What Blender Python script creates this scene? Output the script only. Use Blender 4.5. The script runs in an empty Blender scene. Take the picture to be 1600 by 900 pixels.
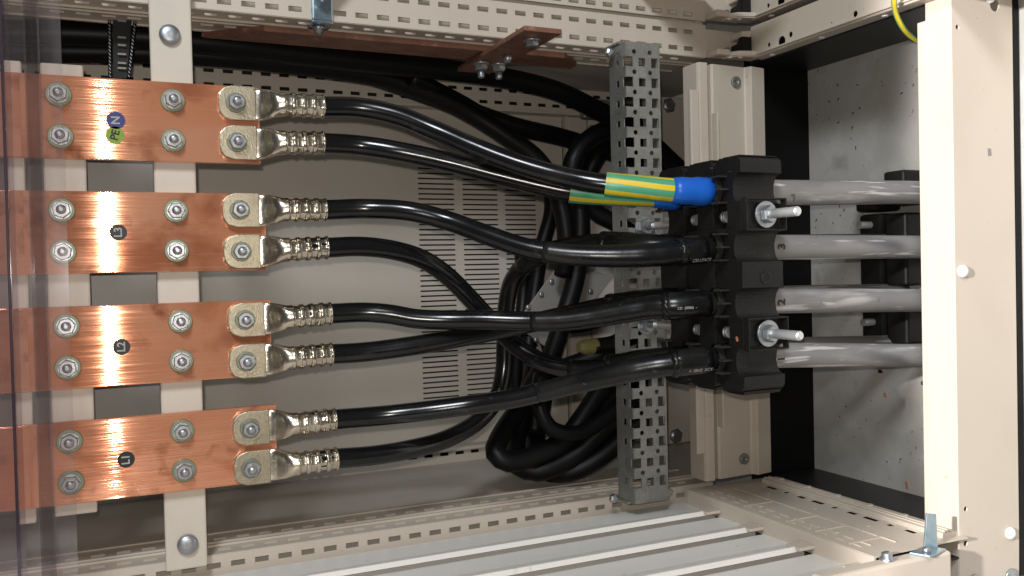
import bpy, bmesh, math, random
from mathutils import Vector, Matrix
random.seed(7)
S = bpy.context.scene
COL = S.collection
# ------------------------------------------------------------------ frame of reference
# The cabinet stands upright (Z up); the photograph was taken with the camera on its side.
# u = downwards, v = to the right of the cabinet, w = into the cabinet (metres, camera at 0,0,0)
H = 1.127                                   # camera height above the plinth floor
F = 1370.58
R = ((0.9104, 0.0236, -0.4131), (-0.0289, 0.9996, -0.0065), (0.4127, 0.0179, 0.9107))
def V(u, v, w): return Vector((v, w, H - u))
def at(px, py, w):
    d = ((px - 800) / F, (py - 450) / F, 1.0)
    r = [sum(R[i][j] * d[i] for i in range(3)) for j in range(3)]
    s = w / r[2]
    return (r[0] * s, -r[1] * s, w)

def _ray(px, py):
    d = ((px - 800) / F, (py - 450) / F, 1.0)
    r = [sum(R[i][j] * d[i] for i in range(3)) for j in range(3)]; return (r[0], -r[1], r[2])
def atu(px, py, u): r = _ray(px, py); k = u / r[0]; return (u, r[1]*k, r[2]*k)
def atv(px, py, v): r = _ray(px, py); k = v / r[1]; return (r[0]*k, v, r[2]*k)
# ------------------------------------------------------------------ mesh builder
class MB:
    def __init__(s): s.bm = bmesh.new()
    def face(s, pts, smooth=False):
        try:
            f = s.bm.faces.new([s.bm.verts.new(p) for p in pts]); f.smooth = smooth
        except ValueError: pass
    def box(s, u0, u1, v0, v1, w0, w1, bev=0, seg=2):
        c = [V(u, v, w) for u in (u0, u1) for v in (v0, v1) for w in (w0, w1)]
        s._hex(c, bev, seg)
    def _hex(s, c, bev=0, seg=2):
        vs = [s.bm.verts.new(p) for p in c]
        fs = [s.bm.faces.new([vs[i] for i in q]) for q in ((0,1,3,2),(4,6,7,5),(0,4,5,1),(2,3,7,6),(0,2,6,4),(1,5,7,3))]
        if bev:
            es = list({e for f in fs for e in f.edges})
            bmesh.ops.bevel(s.bm, geom=es, offset=bev, segments=seg, affect='EDGES', profile=0.5)
    def obox(s, c, a, b, d, bev=0):          # centre and three half-axis vectors
        c = Vector(c)
        s._hex([c + a * i + b * j + d * k for i in (-1, 1) for j in (-1, 1) for k in (-1, 1)], bev)
    def rings(s, rings, cap=True, smooth=True):
        R_ = [[s.bm.verts.new(p) for p in r] for r in rings]
        n = len(rings[0])
        for a, b in zip(R_, R_[1:]):
            for i in range(n):
                f = s.bm.faces.new((a[i], a[(i+1) % n], b[(i+1) % n], b[i])); f.smooth = smooth
        if cap:
            s.bm.faces.new(R_[0]); s.bm.faces.new(R_[-1][::-1])
    def lathe(s, p0, d, prof, n=24, smooth=True, off=0.0):
        d = Vector(d).normalized(); x = d.orthogonal().normalized(); y = d.cross(x); p0 = Vector(p0)
        s.rings([[p0 + d * t + (x * math.cos(2*math.pi*i/n+off) + y * math.sin(2*math.pi*i/n+off)) * max(r, 1e-5) for i in range(n)] for t, r in prof], smooth=smooth)
    def cyl(s, p0, p1, r, n=20):
        d = Vector(p1) - Vector(p0); s.lathe(p0, d, [(0, r), (d.length, r)], n)
    def hexnut(s, p0, d, r, h, off=0.0):
        s.lathe(p0, d, [(0, r*.96), (h*.12, r), (h*.8, r), (h, r*.88)], 6, False, off)
        s.lathe(p0, d, [(h*.5, r*.8), (h*1.01, r*.8)], 20, False)
    def tube(s, pts, rad, n=18, cap=True):
        pts = [Vector(p) for p in pts]; m = len(pts)
        if not hasattr(rad, '__len__'): rad = [rad] * m
        t0 = (pts[1] - pts[0]).normalized(); x = t0.orthogonal().normalized(); rs = []
        for i, p in enumerate(pts):
            t = (pts[min(i+1, m-1)] - pts[max(i-1, 0)]).normalized()
            x = (x - t * x.dot(t)).normalized(); y = t.cross(x)
            rs.append([p + (x * math.cos(2*math.pi*k/n) + y * math.sin(2*math.pi*k/n)) * rad[i] for k in range(n)])
        s.rings(rs, cap)
    def prism(s, poly, axis, c0, c1, bev=0):
        # poly in the two other axes, in order (u,v,w) without axis
        def P(a, b, c): return V(c, a, b) if axis == 'u' else V(a, c, b) if axis == 'v' else V(a, b, c)
        A = [s.bm.verts.new(P(a, b, c0)) for a, b in poly]; B = [s.bm.verts.new(P(a, b, c1)) for a, b in poly]
        n = len(poly); fs = [s.bm.faces.new(A), s.bm.faces.new(B[::-1])]
        for i in range(n): fs.append(s.bm.faces.new((A[i], B[i], B[(i+1) % n], A[(i+1) % n])))
        if bev:
            es = list({e for f in fs[:2] for e in f.edges})
            bmesh.ops.bevel(s.bm, geom=es, offset=bev, segments=2, affect='EDGES')
    def perf(s, fn, a0, a1, b0, b1, holes):
        # flat sheet in (a,b) with holes (ac, bc, half_a, half_b, 'r' or 'c'); fn(a,b) -> point
        A = {a0, a1}; B = {b0, b1}
        for h in holes:
            for x, lo, hi, st in ((h[0], a0, a1, A), (h[1], b0, b1, B)):
                hw = h[2] if st is A else h[3]
                for q in (x - hw, x + hw):
                    if lo < q < hi: st.add(round(q, 6))
        A = sorted(A); B = sorted(B); cache = {}
        def v(a, b):
            k = (round(a, 5), round(b, 5))
            if k not in cache: cache[k] = s.bm.verts.new(fn(a, b))
            return cache[k]
        for i in range(len(A) - 1):
            for j in range(len(B) - 1):
                if A[i+1]-A[i] < 1e-5 or B[j+1]-B[j] < 1e-5: continue
                ca, cb = (A[i]+A[i+1])/2, (B[j]+B[j+1])/2
                if any(abs(ca-h[0]) < h[2] and abs(cb-h[1]) < h[3] for h in holes): continue
                s.bm.faces.new((v(A[i], B[j]), v(A[i+1], B[j]), v(A[i+1], B[j+1]), v(A[i], B[j+1])))
        for h in holes:
            if h[4] == 'c':                   # fill the square round a round hole
                n = 24; pr = []
                for k in range(n):
                    t = 2*math.pi*k/n; c, d = math.cos(t), math.sin(t); m = max(abs(c), abs(d))
                    pr.append((s.bm.verts.new(fn(h[0]+c*h[2]*.82, h[1]+d*h[3]*.82)), s.bm.verts.new(fn(h[0]+c/m*h[2], h[1]+d/m*h[3]))))
                for k in range(n):
                    a, b = pr[k], pr[(k+1) % n]; s.bm.faces.new((a[0], a[1], b[1], b[0]))
    def build(s, name, mat, parent=None, bevel=0, solid=0, fix=True, origin=None):
        if fix and not solid: bmesh.ops.recalc_face_normals(s.bm, faces=s.bm.faces)
        if solid: bmesh.ops.recalc_face_normals(s.bm, faces=s.bm.faces)
        me = bpy.data.meshes.new(name); s.bm.to_mesh(me); s.bm.free()
        o = bpy.data.objects.new(name, me); COL.objects.link(o)
        if mat: me.materials.append(mat)
        if parent is not None:
            base = WORLD[parent.name]; o.parent = parent
        else:
            xs = [v.co for v in me.vertices]
            base = Vector(((min(p.x for p in xs)+max(p.x for p in xs))/2, (min(p.y for p in xs)+max(p.y for p in xs))/2, min(p.z for p in xs)))
            o.location = base
        me.transform(Matrix.Translation(-base)); WORLD[o.name] = Vector(base)
        if solid:
            m = o.modifiers.new('Solidify', 'SOLIDIFY'); m.thickness = solid; m.offset = 0
        if bevel:
            m = o.modifiers.new('Bevel', 'BEVEL'); m.width = bevel; m.segments = 2; m.limit_method = 'ANGLE'; m.angle_limit = math.radians(40)
        return o
WORLD = {}
def thing(name, label, cat, loc, group=None):
    o = bpy.data.objects.new(name, None); COL.objects.link(o); o.empty_display_size = .05
    o.location = loc; WORLD[o.name] = Vector(loc); o['label'] = label; o['category'] = cat
    if group: o['group'] = group
    return o
def tag(o, label, cat, group=None):
    o['label'] = label; o['category'] = cat
    if group: o['group'] = group
    return o
def copy_tree(o, delta, parent=None):
    c = o.copy(); COL.objects.link(c)
    if parent is None: c.location = o.location + delta
    else: c.parent = parent
    WORLD[c.name] = WORLD[o.name] + delta
    for ch in list(o.children): copy_tree(ch, delta, c)
    return c
def spline(pts, step=.008):
    P = [Vector(p) for p in pts]; P = [P[0]*2-P[1]] + P + [P[-1]*2-P[-2]]; out = []
    for i in range(1, len(P) - 2):
        a, b, c, d = P[i-1:i+3]
        ta, tb = (b-a).length**.5, (c-b).length**.5; tc = (d-c).length**.5
        m1 = (c-b) + tb*((b-a)/ta - (c-a)/(ta+tb)); m2 = (c-b) + tb*((d-c)/tc - (d-b)/(tb+tc))
        n = max(2, int((c-b).length/step))
        for k in range(n):
            t = k/n; out.append(b*(2*t**3-3*t*t+1) + m1*(t**3-2*t*t+t) + c*(-2*t**3+3*t*t) + m2*(t**3-t*t))
    out.append(P[-2]); return out
def text(body, size, name, mat, parent, fn, bold=0.0):
    cu = bpy.data.curves.new(name, 'FONT'); cu.body = body; cu.size = size; cu.align_x = 'CENTER'; cu.align_y = 'CENTER'
    cu.offset = bold; cu.resolution_u = 4
    t = bpy.data.objects.new('lettering_curve', cu); COL.objects.link(t)
    me = bpy.data.meshes.new_from_object(t.evaluated_get(bpy.context.evaluated_depsgraph_get()))
    bpy.data.objects.remove(t); bpy.data.curves.remove(cu)
    bm = bmesh.new(); bm.from_mesh(me); bpy.data.meshes.remove(me)
    bmesh.ops.subdivide_edges(bm, edges=[e for e in bm.edges if e.calc_length() > size*.2], cuts=2)
    for v in bm.verts: v.co = fn(v.co.x, v.co.y)
    m = MB(); m.bm.free(); m.bm = bm
    return m.build(name, mat, parent, fix=False)

# ------------------------------------------------------------------ materials
def mat(name, col, rough=.5, metal=0, spec=.5, noise=None, bump=0, bscale=200, aniso=0, coat=0, rvar=0):
    m = bpy.data.materials.new(name); m.use_nodes = True; nt = m.node_tree; N = nt.nodes; L = nt.links
    b = N['Principled BSDF']; b.inputs['Base Color'].default_value = (*col, 1); b.inputs['Roughness'].default_value = rough
    b.inputs['Metallic'].default_value = metal; b.inputs['Specular IOR Level'].default_value = spec
    if coat: b.inputs['Coat Weight'].default_value = coat; b.inputs['Coat Roughness'].default_value = .15
    tc0 = N.new('ShaderNodeTexCoord'); oi = N.new('ShaderNodeObjectInfo'); mu = N.new('ShaderNodeMath'); mu.operation = 'MULTIPLY'; mu.inputs[1].default_value = 7.3
    tc = N.new('ShaderNodeVectorMath'); tc.operation = 'ADD'; L.new(oi.outputs['Random'], mu.inputs[0]); L.new(mu.outputs[0], tc.inputs[1]); L.new(tc0.outputs['Object'], tc.inputs[0])   # every object gets its own wear
    def nz(scale, detail=4, stretch=None, dist=0):
        t = N.new('ShaderNodeTexNoise'); t.inputs['Scale'].default_value = scale; t.inputs['Detail'].default_value = detail; t.inputs['Distortion'].default_value = dist
        if stretch:
            mp = N.new('ShaderNodeMapping'); mp.inputs['Scale'].default_value = stretch; L.new(tc.outputs[0], mp.inputs['Vector']); L.new(mp.outputs[0], t.inputs['Vector'])
        else: L.new(tc.outputs[0], t.inputs['Vector'])
        return t
    m['_'] = 0
    if noise:                                 # list of (scale, lo, hi, colour, stretch)
        prev = None
        for sc, lo, hi, c2, st in noise:
            t = nz(sc, 6, st, .3); r = N.new('ShaderNodeValToRGB'); r.color_ramp.elements[0].position = lo; r.color_ramp.elements[1].position = hi
            r.color_ramp.elements[0].color = (0,0,0,1); r.color_ramp.elements[1].color = (1,1,1,1); L.new(t.outputs['Fac'], r.inputs[0])
            mx = N.new('ShaderNodeMix'); mx.data_type = 'RGBA'
            if prev: L.new(prev, mx.inputs['A'])
            else: mx.inputs['A'].default_value = (*col, 1)
            mx.inputs['B'].default_value = (*c2, 1); L.new(r.outputs[0], mx.inputs['Factor']); prev = mx.outputs['Result']
        L.new(prev, b.inputs['Base Color'])
    if rvar:
        t = nz(30, 5); mr = N.new('ShaderNodeMapRange'); mr.inputs['To Min'].default_value = max(.03, rough-rvar); mr.inputs['To Max'].default_value = min(1, rough+rvar)
        L.new(t.outputs['Fac'], mr.inputs['Value']); L.new(mr.outputs[0], b.inputs['Roughness'])
    if bump:
        t = nz(bscale, 3); bp = N.new('ShaderNodeBump'); bp.inputs['Strength'].default_value = bump; bp.inputs['Distance'].default_value = .001
        L.new(t.outputs['Fac'], bp.inputs['Height']); L.new(bp.outputs[0], b.inputs['Normal'])
    return m
BEIGE = (.57, .50, .42)
M = {}
M['paint'] = mat('beige powder coat', BEIGE, .42, noise=[(6, .5, .8, (.53,.46,.38), None), (90, .70, .74, (.44,.38,.31), None)], bump=.12, bscale=900, rvar=.06)
M['wall'] = mat('beige sheet panel', (.54,.495,.43), .5, noise=[(3, .35, .75, (.50,.455,.39), None)], bump=.08, bscale=900)
M['slat'] = mat('light grey panel paint', (.80,.775,.73), .38, noise=[(4, .4, .8, (.76,.735,.69), None), (50, .66, .72, (.66,.63,.58), (.2,1,1))], bump=.08, bscale=700)
M['support'] = mat('cream insulating bar', (.60,.54,.46), .5, noise=[(25, .5, .8, (.56,.50,.43), None)], bump=.1, bscale=500)
M['black_cable'] = mat('black cable jacket', (.006,.006,.0065), .2, spec=.5, noise=[(40, .55, .8, (.011,.0105,.010), (1,1,.15)), (70, .62, .72, (.030,.028,.026), (1,1,.12)), (20, .60, .75, (.020,.019,.018), None)], bump=.06, bscale=60, rvar=.06)
M['dull_cable'] = mat('dull black cable', (.0035,.0035,.004), .45, spec=.22, noise=[(30, .5, .8, (.006,.0055,.005), None)])
M['sleeve'] = mat('heat shrink sleeve', (.007,.007,.007), .28, spec=.42, noise=[(18, .5, .75, (.022,.021,.02), (1,1,.4)), (120, .66, .72, (.05,.05,.05), (1,1,.15))], bump=.22, bscale=55, rvar=.1)
M['grey_cable'] = mat('grey cable sheath', (.24,.235,.235), .75, spec=.3, noise=[(16, .45, .7, (.30,.295,.295), (1,1,.3)), (34, .56, .66, (.44,.43,.43), (1,1,.14)), (110, .60, .66, (.60,.59,.58), (1,1,.07)), (45, .70, .74, (.12,.115,.11), None)], bump=.15, bscale=150, rvar=.1)
M['plastic'] = mat('black clamp plastic', (.008,.0075,.0075), .5, spec=.3, noise=[(14, .5, .8, (.016,.015,.014), None), (900, .60, .70, (.05,.047,.044), None), (160, .70, .76, (.07,.065,.06), (1,.3,1))], bump=.35, bscale=300, rvar=.1)
M['clean_plastic'] = mat('dark plastic', (.008,.008,.008), .5, spec=.3, noise=[(30, .6, .8, (.016,.015,.014), None)], bump=.15, bscale=300)
M['backing'] = mat('vent slot shade', (.045,.038,.032), .7, bump=.05)  # dark colour stands in for shade behind the vent slots
M['plastic_edge'] = mat('lighter black plastic edge', (.030,.029,.028), .5, spec=.4, noise=[(60, .5, .8, (.05,.048,.046), None)], bump=.2, bscale=300)  # lighter than the clamp plastic so the ribs and rims show
M['bright_zinc'] = mat('bright zinc fastener', (.80,.82,.83), .36, .75, noise=[(60, .4, .8, (.66,.68,.70), None)], bump=.15, bscale=300, rvar=.1)
M['zinc'] = mat('zinc plated steel', (.43,.45,.47), .40, .88, noise=[(60, .4, .8, (.32,.34,.36), None)], bump=.15, bscale=300, rvar=.1)
M['galv'] = mat('galvanised sheet', (.28,.285,.27), .42, .55, noise=[(40, .4, .75, (.19,.195,.185), None), (200, .55, .8, (.38,.385,.37), None)], bump=.08, bscale=200, rvar=.12)
M['washer'] = mat('yellow passivated washer', (.24,.26,.17), .5, .6, noise=[(120, .4, .7, (.20,.25,.21), None)], bump=.15, bscale=400)
M['tin'] = mat('tinned copper lug', (.72,.65,.53), .25, 1.0, noise=[(50, .5, .75, (.52,.44,.33), None), (160, .68, .75, (.60,.36,.26), None)], bump=.3, bscale=240, rvar=.12)
M['tin_plate'] = mat('stamped pressure plate', (.46,.405,.30), .36, .9, noise=[(300, .45, .7, (.36,.315,.23), None), (40, .55, .75, (.36,.32,.24), None)], bump=.5, bscale=600, rvar=.1)
M['old_copper'] = mat('dull copper', (.26,.125,.085), .5, .4, noise=[(30, .45, .7, (.17,.075,.048), None), (100, .6, .7, (.42,.22,.15), None)], bump=.2, bscale=120)
M['black_paint'] = mat('black plinth paint', (.003,.003,.003), .5, spec=.2, noise=[(200, .72, .76, (.05,.05,.05), None)], bump=.1, bscale=500)
M['black_side'] = mat('dark plinth side', (.014,.014,.014), .4, spec=.4, noise=[(160, .72, .76, (.06,.06,.06), None)], bump=.1, bscale=500)
M['blue'] = mat('blue shrink sleeve', (.012,.13,.62), .36, noise=[(20, .5, .8, (.015,.16,.68), None)], bump=.15, bscale=70, rvar=.08)
M['white'] = mat('white plastic', (.8,.79,.78), .4, bump=.05)
M['ink_white'] = mat('white print', (.36,.36,.36), .6, bump=.05)
M['ink_black'] = mat('black ink', (.01,.01,.01), .6, bump=.05)
M['sticker_black'] = mat('black sticker', (.012,.011,.01), .5, bump=.05)
M['sticker_blue'] = mat('dark blue sticker', (.03,.03,.17), .4, bump=.05)
M['sticker_green'] = mat('green sticker', (.22,.33,.03), .5, noise=[(200, .45, .7, (.17,.27,.02), None)])
M['yellow'] = mat('yellow tape', (.19,.17,.05), .6, noise=[(80, .45, .7, (.13,.115,.035), None)])
M['ochre'] = mat('copper chip', (.8,.32,.16), .4, .5, bump=.1)
M['blue_zinc'] = mat('blue passivated zinc', (.34,.46,.55), .28, .85, noise=[(60, .4, .8, (.5,.58,.62), None)], rvar=.1)
M['grey_plate'] = mat('grey sheet', (.25,.24,.225), .42, .1, noise=[(20, .5, .8, (.23,.225,.215), None)], bump=.2, bscale=600)
M['concrete'] = mat('dusty floor plate', (.42,.41,.385), .75, noise=[(7, .42, .68, (.34,.335,.305), None), (22, .5, .8, (.48,.47,.45), None), (5, .54, .70, (.29,.285,.26), None), (170, .69, .71, (.04,.04,.035), (.6,1,1)), (11, .68, .80, (.24,.235,.215), None)], bump=.25, bscale=150)

def copper():
    m = mat('brushed copper', (.90,.42,.25), .1, .52, noise=[(7, .42, .70, (.82,.32,.165), (1,1,.6)), (13, .52, .68, (.56,.20,.10), (1,1,.8)), (30, .56, .72, (.48,.17,.085), None), (300, .60, .75, (.86,.45,.30), (1,1,.02))])
    nt = m.node_tree; N = nt.nodes; L = nt.links; b = N['Principled BSDF']
    tc = [n for n in N if n.bl_idname == 'ShaderNodeVectorMath'][0]; mp = N.new('ShaderNodeMapping'); mp.inputs['Scale'].default_value = (700, 700, 5)
    t = N.new('ShaderNodeTexNoise'); t.inputs['Scale'].default_value = 1; t.inputs['Detail'].default_value = 5
    L.new(tc.outputs[0], mp.inputs['Vector']); L.new(mp.outputs[0], t.inputs['Vector'])
    bp = N.new('ShaderNodeBump'); bp.inputs['Strength'].default_value = .40; bp.inputs['Distance'].default_value = .001
    L.new(t.outputs['Fac'], bp.inputs['Height'])
    t2 = N.new('ShaderNodeTexNoise'); t2.inputs['Scale'].default_value = 14; L.new(tc.outputs[0], t2.inputs['Vector'])
    bp2 = N.new('ShaderNodeBump'); bp2.inputs['Strength'].default_value = .04; bp2.inputs['Distance'].default_value = .004
    L.new(t2.outputs['Fac'], bp2.inputs['Height']); L.new(bp.outputs[0], bp2.inputs['Normal']); L.new(bp2.outputs[0], b.inputs['Normal'])
    mr = N.new('ShaderNodeMapRange'); mr.inputs['From Min'].default_value = .35; mr.inputs['From Max'].default_value = .7; mr.inputs['To Min'].default_value = .075; mr.inputs['To Max'].default_value = .14
    mp3 = N.new('ShaderNodeMapping'); mp3.inputs['Scale'].default_value = (520, 520, 5); t3 = N.new('ShaderNodeTexNoise'); t3.inputs['Scale'].default_value = 1; t3.inputs['Detail'].default_value = 4
    L.new(tc.outputs[0], mp3.inputs['Vector']); L.new(mp3.outputs[0], t3.inputs['Vector']); L.new(t3.outputs['Fac'], mr.inputs['Value']); L.new(mr.outputs[0], b.inputs['Roughness'])
    b.inputs['Anisotropic'].default_value = .97
    tg = N.new('ShaderNodeCombineXYZ'); tg.inputs[0].default_value = 1; L.new(tg.outputs[0], b.inputs['Tangent'])   # rolled along the bar
    return m
M['copper'] = copper()
M['green'] = mat('green tape stripe', (.09,.38,.21), .36, noise=[(30,.5,.8,(.13,.46,.28),None)], bump=.12, bscale=80)
M['tape_yellow'] = mat('yellow tape stripe', (.80,.58,.02), .36, noise=[(30,.5,.8,(.70,.50,.03),None), (60,.55,.75,(.62,.44,.05),None)], bump=.12, bscale=80)
def clear(name, tint, haze0, haze1):
    m = bpy.data.materials.new(name); m.use_nodes = True; nt = m.node_tree; N = nt.nodes; L = nt.links
    for n in list(N): N.remove(n)
    o = N.new('ShaderNodeOutputMaterial'); tr = N.new('ShaderNodeBsdfTransparent'); tr.inputs[0].default_value = (*tint, 1)
    gl = N.new('ShaderNodeBsdfGlossy'); gl.inputs['Roughness'].default_value = .1; gl.inputs[0].default_value = (.9,.9,.95,1)
    df = N.new('ShaderNodeBsdfDiffuse'); df.inputs[0].default_value = (.58,.54,.53,1)
    tc = N.new('ShaderNodeTexCoord'); mp = N.new('ShaderNodeMapping'); mp.inputs['Scale'].default_value = (2, 2, 14)
    t = N.new('ShaderNodeTexNoise'); t.inputs['Scale'].default_value = 3; L.new(tc.outputs['Object'], mp.inputs[0]); L.new(mp.outputs[0], t.inputs['Vector'])
    mr = N.new('ShaderNodeMapRange'); mr.inputs['From Min'].default_value = .3; mr.inputs['From Max'].default_value = .7; mr.inputs['To Min'].default_value = haze0; mr.inputs['To Max'].default_value = haze1; L.new(t.outputs['Fac'], mr.inputs['Value'])
    m1 = N.new('ShaderNodeMixShader'); L.new(mr.outputs[0], m1.inputs[0]); L.new(tr.outputs[0], m1.inputs[1]); L.new(df.outputs[0], m1.inputs[2])
    m2 = N.new('ShaderNodeMixShader'); m2.inputs[0].default_value = .035; L.new(m1.outputs[0], m2.inputs[1]); L.new(gl.outputs[0], m2.inputs[2])
    L.new(m2.outputs[0], o.inputs[0]); return m
M['clear'] = clear('clear polycarbonate', (.97,.96,.96), .02, .06)
M['fold'] = clear('folded polycarbonate', (.80,.78,.79), .01, .035)
M['clear2'] = clear('outer polycarbonate', (.90,.87,.88), .005, .02)
M['tint'] = mat('tinted plastic edge', (.045,.032,.05), .2, bump=.05)

# ------------------------------------------------------------------ floor (setting)
m = MB(); m.box(1.127, 1.147, -.75, .75, .2, 1.9)
fl = m.build('floor', M['concrete']); fl['kind'] = 'structure'

# ------------------------------------------------------------------ cabinet
cab = thing('electrical_cabinet', 'beige steel switchgear cabinet with slotted frame standing on a black plinth', 'cabinet', V(1.127, 0, 1.2))
VT, VB = .345, -.358                          # inner faces of the right and left sides
# back wall with three columns of ventilation slots
m = MB(); holes = []
cols = [(.533, .606), (.624, .698), (.714, .782)]
for a, b in cols:
    k = .203
    while k > -.243:
        holes.append(((a+b)/2, k, (b-a)/2, .0015, 'r')); k -= .0098
m.perf(lambda a, b: V(a, b, 1.6), -.7, .845, -.335, .318, holes)
m.build('back_panel', M['wall'], cab, solid=.0015)
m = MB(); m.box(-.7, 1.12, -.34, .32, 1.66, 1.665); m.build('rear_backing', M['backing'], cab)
m = MB(); m.box(.848, .853, -.335, .318, 1.585, 1.603, .001); m.box(.857, .900, -.335, .318, 1.592, 1.603, .002); m.box(.903, 1.05, -.335, .318, 1.588, 1.603, .002)
m.build('rear_lower_panel', M['wall'], cab)
# side panels behind the front uprights
for s, v in ((1, VT+.022), (-1, VB-.004)):
    m = MB(); m.box(-.7, 1.1, v, v + s*.004, 1.245, 1.62)
    if s < 0:
        for k in range(14):
            m.box(.70+.012*(k % 4), .704+.012*(k % 4), v, v+.0012, 1.33+.018*(k//4), 1.345+.018*(k//4))
        for k in range(9): m.box(.23+.045*k, .244+.045*k, v, v+.0012, 1.315, 1.318)
    m.build('side_panel', M['wall'], cab)
# rear uprights
for s in (1, -1):
    m = MB(); hs = []
    lo, hi = (.318, .372) if s > 0 else (-.372, -.335)
    rows = (at(330,110,1.57)[1], at(413,137,1.57)[1]) if s > 0 else (-.345,)
    for i in range(52):
        for r in rows: hs.append((-.6 + i*.0315, r, .0085, .0032, 'r'))
    m.perf(lambda a, b: V(a, b, 1.57 if s > 0 else 1.58), -.7, 1.02, lo, hi, hs)
    o = m.build('rear_upright', M['wall'], cab, solid=.002)
    m = MB(); m.box(-.7, 1.02, min(lo, hi), max(lo, hi), 1.595, 1.6); m.build('upright_web', M['clean_plastic'], o)
    m = MB(); e = .318 if s > 0 else -.335
    m.box(-.7, 1.02, e-.003, e+.003, 1.568, 1.6, .001); m.build('upright_flange', M['wall'], o)

# front uprights: slotted front face, stepped inner face with slots
def upright(parent, v0, s, u0, u1, rows, width, depth=.10, inner=True):
    m = MB(); hs = []
    n = int((u1-u0)/.0305)
    for r in rows:
        for i in range(n): hs.append((u1-.035-i*.0305, v0+s*r, .0088, .0036, 'r'))
    f = lambda a, b: V(a, b, 1.2)
    m.perf(f, u0, u1, min(v0, v0+s*width), max(v0, v0+s*width), hs)
    o = m.build('upright', M['paint'], parent, solid=.002)
    if inner:
        m = MB(); b0 = v0
        hs = [(u1-.05-i*.0305, w, .0085, .0030, 'r') for i in range(n) for w in (1.217, 1.268)]
        m.perf(lambda a, b: V(a, b0, b), u0, u1, 1.2, 1.30, hs)
        m.build('inner_flange', M['paint'], o, solid=.002)
        m = MB()
        m.box(u0, u1, b0-s*.0045, b0-s*.001, 1.232, 1.238, .001); m.box(u0, u1, b0-s*.0045, b0-s*.001, 1.246, 1.252, .001)
        m.box(u0, u1, b0-s*.003, b0-s*.0, 1.296, 1.301)
        for i in range(n):                   # bright punched lips round the slots
            for w in (1.217, 1.268):
                uu = u1-.05-i*.0305
                m.box(uu-.008, uu+.008, b0-s*.0022, b0-s*.0012, w+.003, w+.0045)
        m.build('flange_bead', M['paint'], o)
    m = MB(); m.box(u0, u1, v0+s*.0035, v0+s*(width-.002), 1.225, 1.228); m.build('upright_web', M['wall'], o)
    return o
upright(cab, .350, 1, -.7, .908, (.0115, .039), .0535)
upright(cab, VB-.002, -1, -.7, .905, (.0135,), .055)
# bottom cross rail at the back of the front bay
prof = [(.861,1.20),(.861,1.163),(.8635,1.158),(.879,1.158),(.8815,1.163),(.8815,1.176),(.890,1.176),(.890,1.165),(.8925,1.162),(.958,1.166),(.9605,1.164),(.964,1.156),(.966,1.155),(.996,1.160),(.998,1.163),(.998,1.20)]
m = MB(); m.prism(prof, 'v', VB+.012, VT-.015); xb = m.build('cross_rail', M['paint'], cab, bevel=.001)
for px, py in ((1150,128), (1163,717)):
    p = at(px, py, 1.163); m = MB(); m.lathe(V(*p), V(0,0,0)-V(0,0,1), [(-.004,.0092),(.0018,.0092),(.0024,.0085),(.0024,.003),(.001,.0028)], 24)
    m.build('screw', M['galv'], xb)
m = MB(); m.box(.845, .862, -.30, .285, 1.158, 1.164, .002); m.box(.8905, .8945, -.26, .25, 1.150, 1.166, .001); m.build('rail_lip', M['paint'], xb)
# rear bottom rail
m = MB(); m.box(1.0, 1.11, -.36, .35, 1.50, 1.56, .003); rb = m.build('rear_bottom_rail', M['wall'], cab)
for px, py in ((1045,165), (1056,681)):
    p = at(px, py, 1.5); m = MB(); m.lathe(V(*p), V(0,0,0)-V(0,0,1), [(0,.016),(.002,.016),(.003,.011),(.007,.011)], 6)
    m.build('screw', M['zinc'], rb)
# bottom side rails running from front to back
def side_rail(parent, v, s, u0, u1, w0, w1, holes, name='side_rail'):
    m = MB(); m.perf(lambda a, b: V(a, v, b), u0, u1, w0, w1, holes)
    o = m.build(name, M['paint'], parent, solid=.002)
    return o
hs = [(.957, 1.115-.034*i, .0065, (.014, .006, .010)[i % 3], 'r') for i in range(9)] + [(.925, 1.085-.1*i, .004, .004, 'c') for i in range(3)]
sl = side_rail(cab, VB, -1, .834, .998, .789, 1.172, hs)
m = MB()
m.box(.832, .838, VB-.025, VB, .789, 1.172, .0015)              # bright upper lip
m.box(.966, .998, VB, VB+.007, .80, 1.15, .001)               # raised edge with two beads
m.box(.972, .9745, VB+.007, VB+.0095, .80, 1.15, .0008); m.box(.980, .9825, VB+.007, VB+.0095, .80, 1.15, .0008)
for i in range(11):
    w = 1.13-.030*i
    m.box(.900, .9018, VB, VB+.0026, w-.013, w+.013); m.box(.862, .8638, VB, VB+.0026, w-.008, w+.008); m.box(.848, .8496, VB, VB+.0024, w-.006, w+.006)
for w in (1.045, .955, .90, .84):
    m.box(.845, .9, VB, VB+.002, w, w+.0016)
m.build('rail_bead', M['paint'], sl)
for i in range(5):
    m = MB(); m.lathe(V(.990, VB+.007, 1.13-.062*i), V(0,1,0)-V(0,0,0), [(0,.006),(.0018,.005)], 16); m.build('rail_rivet', M['paint'], sl)
for i in range(4):
    m = MB(); m.lathe(V(.868, VB, 1.11-.075*i), V(0,1,0)-V(0,0,0), [(0,.004),(.0018,.0033)], 12); m.build('rail_rivet', M['paint'], sl)
m = MB(); m.box(.84, .997, VB-.03, VB-.027, .80, 1.17); m.build('rail_back', M['clean_plastic'], sl)
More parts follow.
